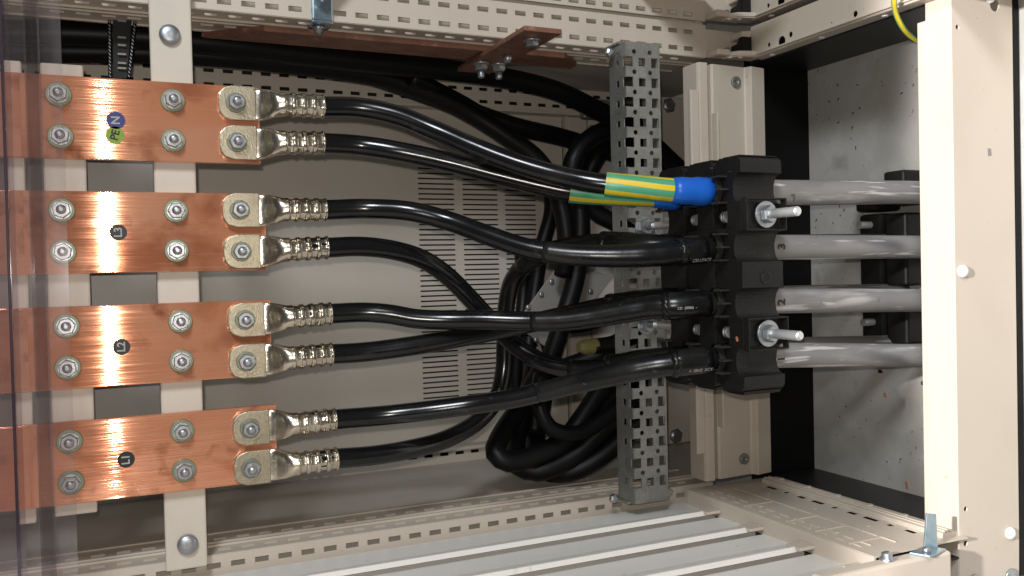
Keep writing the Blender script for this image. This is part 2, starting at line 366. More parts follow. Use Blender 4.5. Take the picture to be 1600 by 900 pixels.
def top_rail(parent, vo, w0, w1, dv):
    """horizontal channel running from front to back: web facing up, ridged flange on its inner side"""
    hs = []
    for px, py, r in ((1222,65,.0105), (1202,70,.0045), (1236,54,.0055), (1337,22,.0055), (1300,36,.002)):
        c = atu(px, py, .975); hs.append((c[1]-VT-.003+vo+.003, c[2], r, r, 'c'))
    m = MB(); m.perf(lambda a, b: V(.975, a, b), vo+.004, vo+.052, w0, w1, hs); o = m.build('side_rail', M['paint'], parent, solid=.002)
    m = MB()
    m.box(.9745, .998, vo, vo+.004, w0, w1, .0012); m.box(.9705, .9745, vo+.003, vo+.0055, w0, w1, .0008)
    m.build('rail_flange', M['paint'], o)
    for w in (1.13, 1.02, .90):
        m = MB(); m.lathe(V(.988, vo, w), V(0,-1,0)-V(0,0,0), [(0,.005),(.0018,.004)], 14); m.build('rail_rivet', M['white'], o)
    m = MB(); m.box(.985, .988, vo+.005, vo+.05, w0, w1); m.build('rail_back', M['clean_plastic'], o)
    return o
st = top_rail(cab, VT, .70, 1.165, 0)
# corner casting between upright and side rail
def corner(parent, vo, full=True):
    m = MB()
    m.box(.905, .975, vo+.005, vo+.052, 1.198, 1.203, .001)
    m.box(.908, .935, vo+.003, vo+.014, 1.168, 1.198, .003)
    m.prism([(.930,1.175),(.945,1.158),(.975,1.150),(.990,1.160),(.990,1.185),(.93,1.190)], 'v', vo+.001, vo+.010, .002)
    m.prism([(.955,1.165),(.968,1.158),(.972,1.165),(.972,1.20),(.955,1.20)], 'v', vo+.034, vo+.044, .001)
    cc = m.build('corner_bracket', M['paint'], parent)
    m = MB(); m.prism([(vo+.012,1.16),(vo+.034,1.16),(vo+.034,1.17),(vo+.024,1.172),(vo+.024,1.19),(vo+.012,1.19)], 'u', .952, .972, .001); m.build('plastic_clip', M['clean_plastic'], cc)
    m = MB(); m.lathe(V(.946, vo+.018, 1.196), V(.3,0,-1)-V(0,0,0), [(0,.005),(.006,.005),(.008,.003)], 12); m.build('screw', M['zinc'], cc)
    for u_, w_ in ((.936, 1.172), (.952, 1.166)):
        m = MB(); m.lathe(V(u_, vo+.001, w_), V(0,-1,0)-V(0,0,0), [(0,.004),(.0016,.003)], 12); m.build('rail_rivet', M['white'], cc)
corner(cab, VT)
# rear corner casting seen behind the rail
m = MB(); m.box(.865, .925, .305, .345, 1.54, 1.56, .004); m.box(.90, .98, .32, .336, 1.45, 1.55, .004); m.box(.88, .96, .262, .275, 1.5, 1.55, .003)
cr = m.build('corner_bracket', M['galv'], cab)
m = MB(); m.box(.925, .95, .315, .34, 1.49, 1.53, .002); m.box(.92, .945, .27, .30, 1.49, 1.53, .002); m.build('plastic_clip', M['clean_plastic'], cr)
m = MB()
for u, v in ((.868, .325), (.905, .322), (.88, .285)):
    m = MB(); m.lathe(V(u, v, 1.54), V(0,0,-1)-V(0,0,0), [(0,.006),(.006,.006),(.008,.003)], 12); m.build('screw', M['zinc'], cr)
# front cross rail (bottom of the door opening)
m = MB()
hs = []
for px, py, r in ((1495,43,.0035),(1508,795,.0035),(1508,849,.004),(1553,8,.009)): 
    p = at(px, py, .8); hs.append((p[0], p[1], r*1.2, r*1.2, 'c'))
m.perf(lambda a, b: V(a, b, .8), .994, 1.110, -.43, .47, hs)
m.perf(lambda a, b: V(.994, a, b), -.43, .47, .8, .838, [])
m.perf(lambda a, b: V(1.110, a, b), -.43, .47, .8, .87, [])
bmesh.ops.remove_doubles(m.bm, verts=m.bm.verts, dist=1e-5)
fr = m.build('front_cross_rail', M['paint'], cab, solid=.002)
m = MB(); m.box(.9935, .997, -.36, .322, .838, .852, .001); m.build('rail_lip', M['paint'], fr)
for px, py in ((1503,424), (1577,833), (1545,-4)):
    p = at(px, py, .799); m = MB(); m.lathe(V(*p), V(0,0,-1)-V(0,0,0), [(0,.0085),(.003,.0082),(.006,.006),(.0075,.002)], 20); m.build('plug', M['white'], fr)
for px, py, r in ((1580,903,.013), (1523,912,.013)):
    p = at(px, py, .799); m = MB(); m.lathe(V(*p), V(0,0,-1)-V(0,0,0), [(0,r),(.002,r),(.003,r*.8),(.003,r*.45),(.008,r*.4),(.008,.002)], 24); m.build('screw', M['zinc'], fr)
m = MB(); m.prism([at(1543,232,.7988)[:2], at(1548,232,.7988)[:2], at(1549,243,.7988)[:2], at(1544,244,.7988)[:2]], 'w', .7985, .7995); m.build('paint_chip', M['grey_plate'], fr)
# lower front corner block
m = MB(); m.box(.73, .940, -.46, -.3595, .766, .7875, .004); cb = m.build('corner_block', M['paint'], cab)
# slatted panel on the left side of the front bay
m = MB()
for k in range(5):
    w1 = 1.185 - .0985*k; w0 = w1 - .0985
    a, b = -.7, .840
    poly = [(-.3815, w1), (-.3800, w0+.045), (-.3740, w0+.016), (-.3705, w0+.010), (-.3705, w0+.0070), (-.3768, w0+.0045), (-.3765, w0+.0220), (-.395, w0+.0220), (-.395, w1)]
    m.prism(poly, 'u', a, b - (.004 if k else .0))
sp = m.build('slatted_panel', M['slat'], cab)
m = MB(); m.box(-.7, .86, -.402, -.399, .68, 1.19); m.build('panel_backing', M['clean_plastic'], sp)
for k in range(4):
    m = MB(); w = 1.0965-.0985*k; m.box(.806, .8315, -.3745, -.3700, w-.013, w+.013, .001); m.build('panel_clip', M['paint'], sp)
# plinth
m = MB(); m.box(.999, 1.126, -.40, .40, 1.197, 1.215); pl = m.build('plinth', M['black_paint'], cab, bevel=.001)
m = MB(); m.box(1.112, 1.125, -.43, .47, .80, .83); m.build('plinth_front', M['black_paint'], pl, bevel=.001)
for a_, b_ in ((.343, .36), (-.376, VB-.003)):
    m = MB(); m.box(.999, 1.126, a_, b_, .84, 1.196); m.build('plinth_side', M['black_side'], pl, bevel=.001)
# added grey plate behind the supports, standing in for reflection on the rear wall
m = MB(); m.box(at(120,380,1.3)[0], at(243,380,1.3)[0], -.245, .262, 1.3, 1.303, .0005); m.build('wall_reflection_plate', M['grey_plate'], cab)

# neighbouring cabinet bayed on to the right
nb = thing('electrical_cabinet', 'second beige cabinet frame, only its slotted edge in view beyond the bay groove', 'cabinet', V(1.127, .45, 1.2))
upright(nb, .4095, 1, -.7, .908, (.0085, .037, .066), .09, inner=False)
m = MB(); m.box(-.7, .908, .4035, .4095, 1.206, 1.21); m.build('bay_seal', M['wall'], nb)
top_rail(nb, .408, .60, 1.165, 0)
corner(nb, .408)
m = MB(); m.box(.77, .90, .445, .45, 1.0, 1.19, .001); m.build('side_panel', M['paint'], nb)
m = MB(); m.box(.9, 1.1, .52, .53, .4, 1.6); m.build('inner_wall', M['wall'], nb)

# ------------------------------------------------------------------ busbar supports
NEG = V(0,0,-1) - V(0,0,0)
def support(label, u0, u1, v0, v1, bolts, w0=1.178, w1=1.19):
    t = thing('busbar_support', label, 'support bar', V(u1, (v0+v1)/2, w1), 'cream bars carrying the busbars')
    m = MB(); m.box(u0, u1, v0, v1, w0, w1, .0025); m.build('bar', M['support'], t)
    for p in bolts:
        m = MB(); m.lathe(V(*p), NEG, [(0,.0128),(.004,.0128),(.0062,.0115),(.0078,.0075),(.0082,.003)], 28); m.build('bolt', M['zinc'], t)
support('long cream bar crossing the cabinet with one dome bolt at either end', .0488, .0985, -.366, .43, [at(265,55,1.178), at(293,850,1.178)])
support('short cream bar behind the busbars beside the clear cover', -.073, -.0265, -.280, .262, [])
support('narrow cream bar behind the busbars, mostly behind the clear cover edge', -.112, -.092, -.284, .262, [])

# ------------------------------------------------------------------ busbars
VTOP = {'N': .2455, 'L3': .109, 'L2': -.028, 'L1': -.1650}
BW = .0985; W0 = 1.165
def bolt(parent, u, v, w, kind=0):
    r = random.uniform(0, 1); o = parent
    m = MB(); m.lathe(V(u, v, w), NEG, [(0,.0143),(.0022,.0143),(.0028,.0135)], 32); b = m.build('bolt', M['washer'], o)
    m = MB(); m.lathe(V(u, v, w-.0028), NEG, [(0,.0108),(.0026,.0108)], 24); m.hexnut(V(u, v, w-.0054), NEG, .0104, .0085, r); m.build('nut', M['zinc'], b)
    m = MB(); m.lathe(V(u, v, w-.0125), NEG, [(0,.0056),(.005,.0056),(.0068,.0042),(.0078,.002)], 18); m.build('shank', M['zinc'], b)
    return b
BAR = {}
labels = {'N': 'copper busbar nearest the slotted rail, with blue N and green PE stickers', 'L3': 'copper busbar with a black L3 sticker', 'L2': 'copper busbar with a black L2 sticker', 'L1': 'copper busbar with a black L1 sticker'}
stick = {'N': [('N', (181,188), 'sticker_blue', 'ink_white', .0135, 0), ('PE', (180,211), 'sticker_green', 'ink_black', .0125, -14)], 'L3': [('L3', (185,363), 'sticker_black', 'ink_white', .0125, 0)], 'L2': [('L2', (190,542), 'sticker_black', 'ink_white', .0125, 0)], 'L1': [('L1', (197,718), 'sticker_black', 'ink_white', .0125, 0)]}
for k, vt in VTOP.items():
    ue = {'N': .1765, 'L3': .1805, 'L2': .1835, 'L1': .1865}[k]
    t = thing('busbar', labels[k], 'busbar', V(ue, vt-BW/2, W0), 'copper busbars')
    BAR[k] = t
    m = MB(); m.box(-.75, ue, vt-BW, vt, W0, W0+.010, .0012); m.build('bar', M['copper'], t)
    m = MB(); m.box(-.75, -.0935, vt-BW+.0006, vt-.0006, W0-.0022, W0-.0002, .0008); m.build('joint_plate', M['copper'], t)
    for u in (-.053, .0725):
        for v in ((.0232, .0725)): bolt(t, u+random.uniform(-.001,.001), vt-v, W0)
    for txt, (px, py), mb, mi, sz, ang in stick[k]:
        c = at(px, py, W0-.0006); r = .0105 if k == 'N' else .0098
        m = MB(); m.lathe(V(c[0], c[1], W0), NEG, [(0, r), (.0006, r)], 40, False); sk = m.build('sticker', M[mb], t)
        ca, sa = math.cos(math.radians(ang)), math.sin(math.radians(ang))
        text(txt, sz, 'lettering', M[mi], sk, lambda x, y: V(c[0]-(x*sa+y*ca), c[1]+x*ca-y*sa, W0-.0010), .0003)

# ------------------------------------------------------------------ power cables
def superring(u, vc, wc, a, b, n, N=36, hexf=0, ph0=0.0):
    out = []
    for i in range(N):
        t = 2*math.pi*i/N; c, s = math.cos(t), math.sin(t)
        q = (abs(c)**n + abs(s)**n) ** (-1/n)
        if hexf:
            ph = ((t + ph0) % (math.pi/4)) - math.pi/8; q *= (1-hexf) + hexf*math.cos(math.pi/8)/math.cos(ph)*.98
        out.append(V(u, vc + c*a*q, wc + s*b*q))
    return out
def lug(parent, ub, vb, ue, ve):
    # ub,vb bolt position; ue,ve end of the barrel
    u0, u1 = ub-.020, ub+.0235; wl = W0-.003
    f = lambda u: vb + (ve-vb)*max(0, (u-u1)/(ue-u1))
    rs = [superring(u0, vb, wl, .013, .0028, 8), superring(u0+.006, vb, wl, .0185, .0029, 8), superring(u0+.012, vb, wl, .0203, .003, 8), superring(u1, vb, wl, .0203, .003, 8),
          superring(u1+.006, f(u1+.006), wl-.0002, .0203, .0032, 7), superring(u1+.011, f(u1+.011), wl-.0022, .0198, .0058, 5), superring(u1+.017, f(u1+.017), wl-.0068, .0186, .0104, 3.4), superring(u1+.022, f(u1+.022), wl-.0098, .0172, .0134, 2.6), superring(u1+.028, f(u1+.028), wl-.0114, .0158, .0150, 2.1)]
    us = u1+.033; n = 4; L = (ue-us)
    rs.append(superring(us-.002, f(us), wl-.0115, .0155, .0150, 2))
    for i in range(n):
        a = us + L*(i+.0)/n + random.uniform(-.0004,.0004); d = L/n; dp = random.uniform(-.0005,.0004); ph0 = random.uniform(0, .5)
        for q, r, hx in ((.06,.0157,0),(.20,.0156,0),(.28,.0149+dp,1),(.78,.0149+dp,1),(.86,.0156,0),(.98,.0157,0)):
            rs.append(superring(a+d*q, f(a+d*q), wl-.0118, r, r, 2, 36, hx, ph0))
    rs.append(superring(ue, f(ue), wl-.0118, .0154, .0154, 2)); rs.append(superring(ue-.001, f(ue), wl-.0118, .0132, .0132, 2))
    m = MB(); m.rings(rs); lg = m.build('cable_lug', M['tin'], parent)
    md = lg.modifiers.new('Bevel', 'BEVEL'); md.width = .0006; md.segments = 2; md.limit_method = 'ANGLE'; md.angle_limit = math.radians(50)
    # stamped pressure plate under the nut
    m = MB(); vv = .0218; poly = []
    for q in range(15):                       # bowed end with rounded corners
        t_ = -1 + q/7; poly.append((u0 - .001 + .0165*(1-max(0, 1-abs(t_)**2.4)**.5), vb + vv*t_))
    poly += [(u1+.001, vb+vv), (u1+.001, vb-vv)]
    m.prism(poly, 'w', W0-.0060, W0-.0105); pp = m.build('pressure_plate', M['tin_plate'], lg, bevel=.0012)
    w = W0-.0105; r = random.uniform(0, 1)
    m = MB(); m.lathe(V(ub, vb, w), NEG, [(0,.0125),(.0016,.0125),(.0021,.0118)], 30); m.build('washer', M['washer'], lg)
    m = MB(); m.hexnut(V(ub, vb, w-.0021), NEG, .0108, .0088, r); m.build('nut', M['zinc'], lg)
    m = MB(); m.lathe(V(ub, vb, w-.010), NEG, [(0,.0058),(.006,.0058),(.008,.0043),(.009,.002)], 18); m.build('bolt', M['zinc'], lg)
    return V(ue, ve, wl-.0118)

CB = .0133
CAB = {
 'N1': ((366,160), (505,167), [(560,168,1.146),(620,180,1.13),(680,204,1.11),(740,230,1.08),(800,253,1.05),(860,271,1.02),(925,285,.985),(1000,293,.955),(1060,298,.935),(1120,299,.92)]),
 'N2': ((368,222), (505,224), [(560,227,1.148),(620,236,1.13),(700,253,1.11),(780,274,1.085),(850,291,1.06),(890,299,1.045),(950,303,1.025),(1000,305,1.01),(1040,306,.998),(1120,303,.982)]),
 'L3a': ((368,328), (508,328), [(570,326,1.145),(640,330,1.12),(700,345,1.1),(760,367,1.065),(820,387,1.03),(880,397,1.0),(950,400,.97),(1020,398,.945),(1080,392,.93),(1130,388,.92)]),
 'L3b': ((373,393), (511,387), [(560,385,1.15),(610,390,1.15),(660,405,1.155),(700,432,1.165),(740,472,1.175),(775,510,1.175),(810,543,1.15),(850,567,1.12),(900,577,1.09),(960,573,1.05),(1000,566,1.02),(1060,560,.99),(1120,557,.982)]),
 'L2a': ((380,500), (516,490), [(570,488,1.145),(610,491,1.135),(650,498,1.125),(700,500,1.11),(760,500,1.085),(820,502,1.06),(880,501,1.03),(940,493,1.0),(1005,482,.965),(1060,477,.935),(1125,472,.92)]),
 'L2b': ((383,565), (518,553), [(570,550,1.148),(640,541,1.138),(700,531,1.13),(760,520,1.13),(820,507,1.12),(880,494,1.09),(950,480,1.05),(1005,472,1.02),(1060,469,.99),(1125,469,.982)]),
 'L1a': ((387,670), (523,655), [(600,649,1.145),(680,640,1.12),(740,632,1.1),(800,623,1.07),(860,609,1.04),(920,594,1.0),(980,580,.965),(1010,574,.95),(1060,567,.93),(1125,560,.92)]),
 'L1b': ((392,732), (526,716), [(580,712,1.155),(640,702,1.165),(700,685,1.19),(750,655,1.215),(777,620,1.225),(787,580,1.23),(789,530,1.23),(791,480,1.225),(800,440,1.205),(825,410,1.165),(860,393,1.13),(910,384,1.09),(960,381,1.055),(1000,384,1.02),(1060,388,.988),(1125,388,.982)]),
}
clab = {'N1': 'black cable outermost on the N busbar, its green and yellow sleeve in front', 'N2': 'black cable on the N busbar beside the L3 one, passing behind its twin',
 'L3a': 'black cable on the L3 busbar beside the N one, sweeping straight to the clamp', 'L3b': 'black cable on the L3 busbar that dives behind the L2 cables',
 'L2a': 'black cable on the L2 busbar beside the L3 one, running over the crossing', 'L2b': 'black cable on the L2 busbar beside the L1 one, slipping behind its twin',
 'L1a': 'black cable on the L1 busbar beside the L2 one, rising gently to the clamp', 'L1b': 'black cable outermost on the L1 busbar, looping up behind the others'}
PATH = {}
AX = {'N': at(1150,300,.92), 'L3': at(1150,387,.92), 'L2': at(1150,472,.92), 'L1': at(1150,558,.92)}
GREY_END = {'N': at(1440,301,.925), 'L3': at(1440,386,.925), 'L2': at(1440,469,.925), 'L1': at(1440,555,.925)}
for k, (bp, ep, pts) in CAB.items():
    bar = k[:-1]; vt = VTOP[bar]; first = k[-1] in '1a'
    ub = {'N': .1465, 'L3': .1475, 'L2': .1500, 'L1': .1520}[bar]; vb = at(*bp, W0-.012)[1]
    e = at(*ep, 1.152); ue, ve = e[0], e[1]
    seat = {'L3b': 'L1', 'L1b': 'L3'}.get(k, bar); front = k in ('N1', 'L3a', 'L2a', 'L1a')
    wseat = .92 if front else .982
    t = thing('power_cable', clab[k], 'cable', V(ue, ve, 1.15), 'power cables from the busbars to the clamp')
    end = lug(t, ub, vb, ue, ve)
    P = [end + V(-.03,0,0) - V(0,0,0), end] + [V(*at(*p)) for p in pts]
    clampend = V(AX[seat][0], AX[seat][1] , wseat)
    P[-1] = V(.737, AX[seat][1], wseat)
    sp_ = spline(P); PATH[k] = sp_
    m = MB(); m.tube(sp_, CB); m.build('insulation', M['black_cable'], t)
    g = GREY_END[seat]; gx = g[0]
    if front: gp = [V(.730, AX[seat][1], wseat), V(.765, AX[seat][1], wseat), V(.9, AX[seat][1]*.6+g[1]*.4, wseat+.002), V(gx, g[1], .925), V(1.128, g[1], .93)]
    else: gp = [V(.730, AX[seat][1], wseat), V(.765, AX[seat][1], wseat), V(.9, AX[seat][1]*.6+g[1]*.4+.004, .99), V(1.128, g[1]+.006, 1.0)]
    gs = spline(gp, .02)
    m = MB(); m.tube(gs, .0168, 28); gr = m.build('grey_sheath', M['grey_cable'], t)
    if front and bar != 'N':
        ch = bar[1]; cu, cv = at(1222, {'L3': 385, 'L2': 472, 'L1': 561}[bar], .903)[:2]
        rr = .0171
        def wrap(x, y, cu=cu, cv=cv, cax=AX[seat][1], ww=wseat):
            v = cv + x; dv = max(-.015, min(.015, v - cax)); return V(cu - y, v, ww - math.sqrt(rr*rr - dv*dv) + .0001)
        text(ch, .017, 'hand_mark', M['ink_black'], gr, wrap, .0006)
    # sleeves
    def part_of(path, a, b):                 # portion of the path between photo columns, via depth-ordered u
        return [p for p in path if a <= H - p.z <= b]
    def sleeve(name, mt, ua, ub_, r, lip=True, r0=None):
        q = part_of(sp_, ua, ub_)
        if len(q) < 3: return
        n = len(q); rad = []
        for i in range(n):
            rad.append(r*(1+.018*math.sin(i*1.7+ua*40)))
        if lip: rad[0] = r*.93
        if r0: rad = [r0 + (x_-r0)*min(1, i/16)**1.3 for i, x_ in enumerate(rad)]   # shrinks down tight on the cable
        m = MB(); m.tube(q, rad, 28); return m.build(name, M[mt], t), q, rad
    U = lambda px, i=0: None
    if bar != 'N' :
        a0 = {'L3a': .50, 'L2a': .50, 'L1a': .51, 'L3b': .58, 'L2b': .53, 'L1b': .55}[k]
        a1 = {'L3a': .653, 'L2a': .640, 'L1a': .640}.get(k, .618)
        sleeve('long_sleeve', 'sleeve', a0, .735, CB+.0022, False, CB+.0001)
        rs_ = sleeve('end_sleeve', 'sleeve', a1, .7, CB+.0040)
        if rs_:                               # scruffy cut edge of the outer sleeve
            q = rs_[1]; d = (q[1]-q[0]).normalized(); rings_ = []
            x = d.orthogonal().normalized(); y = d.cross(x); NN = 40
            for tt, r in ((-.001, CB+.0026), (.0015, CB+.0046), (.005, CB+.0050), (.008, CB+.0041)):
                rings_.append([q[0] + d*(tt + .0018*math.sin(i*2.3)) + (x*math.cos(2*math.pi*i/NN)+y*math.sin(2*math.pi*i/NN))*(r+.0003*math.sin(i*3.1)) for i in range(NN)])
            m = MB(); m.rings(rings_, True); m.build('sleeve_edge', M['sleeve'], t)
            if k in ('L3a', 'L2a', 'L1a'):
                body, du, dv, size = {'L3a': ('CELLPACK', .030, -.0128, .0055), 'L2a': ('CD  (0086)  -', .022, -.003, .0045), 'L1a': ('=  SRH2  XCX', .034, -.0105, .0055)}[k]
                i0 = min(range(len(sp_)), key=lambda i: abs(H-sp_[i].z-(a1+du)))
                pc = sp_[i0]; tdir = (sp_[min(i0+2, len(sp_)-1)]-sp_[i0-2]).normalized()
                up = Vector((0,-1,0)); side = tdir.cross(up).normalized()   # side ~ +-v
                if side.x < 0: side = -side
                nrm = Vector((0,-1,0)); nrm = (nrm - tdir*nrm.dot(tdir)).normalized(); rr2 = CB+.0043
                def wr(x, y, pc=pc, tdir=tdir, side=side, nrm=nrm, dv=dv, rr2=rr2):
                    off = dv + y; off = max(-rr2*.97, min(rr2*.97, off)); return pc + tdir*x + side*off + nrm*math.sqrt(rr2*rr2-off*off)
                text(body, size, 'printing', M['ink_white'], t, wr, .0001)
    else:
        ua = .470 if k == 'N1' else .455
        ub2 = .660 if k == 'N1' else .655
        q = part_of(sp_, at(926,290,1.0)[0] if k == 'N1' else at(886,300,1.05)[0], .69)
        n = len(q); NN = 42; r = CB+.0022
        t0 = (q[1]-q[0]).normalized(); x = Vector((1,0,0))
        for mt, sel in (('green', 0), ('tape_yellow', 1)):
            m = MB(); fr_ = []
            for i, p in enumerate(q):
                tt = (q[min(i+1,n-1)]-q[max(i-1,0)]).normalized(); xx = (x-tt*x.dot(tt)).normalized(); yy = tt.cross(xx)
                tw = .35*i/n
                fr_.append([m.bm.verts.new(p+(xx*math.cos(2*math.pi*j/NN+tw)+yy*math.sin(2*math.pi*j/NN+tw))*r) for j in range(NN)])
            for a_, b_ in zip(fr_, fr_[1:]):
                for j in range(NN):
                    if ((j % 7) < 3) == bool(sel):
                        f_ = m.bm.faces.new((a_[j], a_[(j+1)%NN], b_[(j+1)%NN], b_[j])); f_.smooth = True
            bmesh.ops.delete(m.bm, geom=[v for v in m.bm.verts if not v.link_faces], context='VERTS')
            m.build('green_band' if not sel else 'yellow_band', M[mt], t)
        q2 = part_of(sp_, at(1043 if k == 'N1' else 1022, 300, .94 if k == 'N1' else 1.0)[0], .703)
        nn = len(q2); rad = [CB+.0035 + (.0022 if i > nn*.45 else 0) + .0009*math.sin(i*.9) for i in range(nn)]
        rad[0] = CB+.0028
        m = MB(); m.tube(q2, rad, 32); m.build('blue_sleeve', M['blue'], t)

# ------------------------------------------------------------------ cable clamp on the rail
SV = (at(1188,336,.876)[1], at(1190,520,.876)[1]); SU = .7405
SEATS = sorted([AX[k][1] for k in AX], reverse=True)
cl = thing('cable_clamp', 'black plastic stacked cable clamp bolted to the perforated rail, holding the grey cables', 'cable clamp', V(.757, -.01, 1.13))
def layer(w0, w1, u0, u1, vlo, vhi, r, front_window):
    # cross-section in v,w with half-round seats on both faces
    def edge(w, sgn, rr, dep):
        ra = .009                             # rounded shoulders at both ends
        pts = [(vhi - ra*(1-math.cos(q*.314)), w + sgn*ra*(1-math.sin(q*.314))) for q in range(6)]
        for s_ in SEATS:
            for i in range(13):
                t = math.pi*i/12
                pts.append((s_ + rr*math.cos(t), w + sgn*dep*math.sin(t)**.8 if 0 < i < 12 else w))
        pts += [(vlo + ra*(1-math.sin(q*.314)), w + sgn*ra*(1-math.cos(q*.314))) for q in range(6)]; return pts
    poly = edge(w0, 1, r, r*.78) + edge(w1, -1, r, r*.78)[::-1]
    return poly
wl = [(.868,.917), (.9235,.979), (.985,1.045)]
for i, (a, b) in enumerate(wl):
    vlo, vhi = -.1555, .1375
    du = .0 + .001*i
    m = MB()
    full = layer(a, b, 0, 0, vlo, vhi, .0192, i == 0)
    # full-depth lengths, with pockets on the near side round the two studs
    def clip(pts, lo, hi):
        out = list(pts)
        for lim, sg in ((lo, 1), (hi, -1)):
            res = []
            for p, q in zip(out, out[1:]+out[:1]):
                pin, qin = sg*(p[0]-lim) >= -1e-9, sg*(q[0]-lim) >= -1e-9
                if pin: res.append(p)
                if pin != qin:
                    t_ = (lim-p[0])/(q[0]-p[0]); res.append((lim, p[1]+t_*(q[1]-p[1])))
            out = res
        return out
    for hi, lo, u_ in ((vhi, SV[0]+.0155, .7055), (SV[0]+.0155, SV[0]-.0155, .728), (SV[0]-.0155, SV[1]+.0155, .7055), (SV[1]+.0155, SV[1]-.0155, .728), (SV[1]-.0155, vlo, .7055)):
        m.prism(clip(full, lo, hi), 'u', u_, .770 if u_ < .71 else .7697)
        if u_ > .71: m.prism([(hi, a+.0003), (lo, a+.0003), (lo, b-.019), ((hi+lo)/2-.006, b-.022), ((hi+lo)/2+.006, b-.022), (hi, b-.019)], 'u', .7057, .7281)
    bk = m.build('clamp_block', M['plastic'], cl, bevel=.0012)
    for s_ in SEATS:                          # ribs round each cable seat
        for off in (-.0165, 0, .0165):
            m = MB(); dep = math.sqrt(max(0, .0192**2-off**2))*.78
            m.box(.692, .7056, s_+off-.0011, s_+off+.0011, b-dep-.016 if off else b-dep-.012, b-dep-.0006, .0003)
            m.build('seat_rib', M['plastic_edge'], bk)
        m = MB(); ri, ro = .0186, .0200; arc = [math.radians(22+136*q/14) for q in range(15)]
        for r_a, r_b, ua_, ub_ in ((ri, ro, .697, .697), (ri, ri, .697, .7056), (ro, ro, .697, .7056), (ri, ro, .7056, .7056)):
            for t1, t2 in zip(arc, arc[1:]):
                k1 = .0026
                m.face([V(ua_, s_+r_a*math.cos(t1), b+k1-r_a*.8*math.sin(t1)), V(ua_, s_+r_a*math.cos(t2), b+k1-r_a*.8*math.sin(t2)), V(ub_, s_+r_b*math.cos(t2), b+k1-r_b*.8*math.sin(t2)), V(ub_, s_+r_b*math.cos(t1), b+k1-r_b*.8*math.sin(t1))])
        for t1 in (arc[0], arc[-1]): m.face([V(u_, s_+r_*math.cos(t1), b+k1-r_*.8*math.sin(t1)) for u_, r_ in ((.697, ri), (.697, ro), (.7056, ro), (.7056, ri))])
        bmesh.ops.remove_doubles(m.bm, verts=m.bm.verts, dist=1e-6)
        m.build('seat_rim', M['plastic_edge'], bk)
    for v, sg, e_ in ((vhi, 1, .002), (vlo, -1, .005)):   # snap hooks at both ends
        m = MB(); m.prism([(v, a+.004), (v+sg*e_, a+.008), (v+sg*e_, b-.010), (v+sg*e_*.4, b-.006), (v+sg*e_, b-.001), (v, b-.001)], 'u', .710, .768)
        m.build('snap_hook', M['plastic'], bk, bevel=.0008)
    if i == 0:
        m = MB(); c = -.0145
        m.lathe(V(.742, c, a), NEG, [(-.001,.008),(.0008,.008),(.0006,.0062),(-.002,.004)], 24); m.build('moulded_ring', M['plastic'], bk)
        for s_ in SV:                          # raised frames of the nut recesses
            m = MB(); o_ = [(.7062, s_-.0203), (.769, s_-.0203), (.769, s_+.0203), (.7062, s_+.0203)]; i_ = [(.7078, s_-.0185), (.7672, s_-.0185), (.7672, s_+.0185), (.7078, s_+.0185)]
            w0_, w1_ = a-.0095, a-.0002
            for q in range(4):
                n_ = (q+1) % 4
                for w_ in (w0_, w1_): m.face([V(*o_[q], w_), V(*o_[n_], w_), V(*i_[n_], w_), V(*i_[q], w_)])
                for rr_ in (o_, i_): m.face([V(*rr_[q], w0_), V(*rr_[n_], w0_), V(*rr_[n_], w1_), V(*rr_[q], w1_)])
            bmesh.ops.remove_doubles(m.bm, verts=m.bm.verts, dist=1e-6)
            m.build('recess_frame', M['plastic'], bk)
for j, s_ in enumerate(SV):
    tip = .806
    m = MB(); n = 60; pr = [(0, .0056)]
    L_ = 1.13-tip
    k_ = 0.0
    while k_ < L_-.004:
        pr += [(k_+.0004, .0057), (k_+.0012, .0060)]; k_ += .0016
    pr += [(L_-.002, .0056), (L_, .0038)]
    m.lathe(V(SU, s_, 1.13), NEG, pr, 16); sd = m.build('threaded_stud', M['bright_zinc'], cl)
    m = MB(); m.lathe(V(SU, s_, .8655), NEG, [(0,.0165),(.003,.0165)], 36); m.build('washer', M['zinc'], sd)
    m = MB(); m.hexnut(V(SU, s_, .8622), NEG, .0112, .009, .4+j); m.build('nut', M['zinc'], sd)
    for w in (.915, .978):
        m = MB(); m.lathe(V(SU-.021, s_, w+.004), NEG, [(0,.0075),(.0036,.0075),(.0037,.005),(.0052,.005),(.0053,.0078),(.009,.0078)], 16); m.build('lock_nut', M['bright_zinc'], sd)
    m = MB(); m.lathe(V(SU-.004, s_, 1.1345), NEG, [(0,.0155),(.002,.0155)], 28); m.hexnut(V(SU-.004, s_, 1.1325), NEG, .0125, .011, .2); m.lathe(V(SU-.004, s_, 1.121), NEG, [(0,.006),(.014,.006),(.016,.004)], 16); m.build('fixing_bolt', M['zinc'], sd)
# copper chip lying on the clamp
p = atu(1151,530,.7045)
m = MB(); m.obox(V(.7049, p[1], p[2]), V(.0006,0,0)-V(0,0,0), V(0,.0028,.0012)-V(0,0,0), V(0,-.0007,.0014)-V(0,0,0), .0003)
tag(m.build('copper_chip', M['ochre']), 'tiny bright copper chip on the dusty side of the black clamp', 'metal chip')

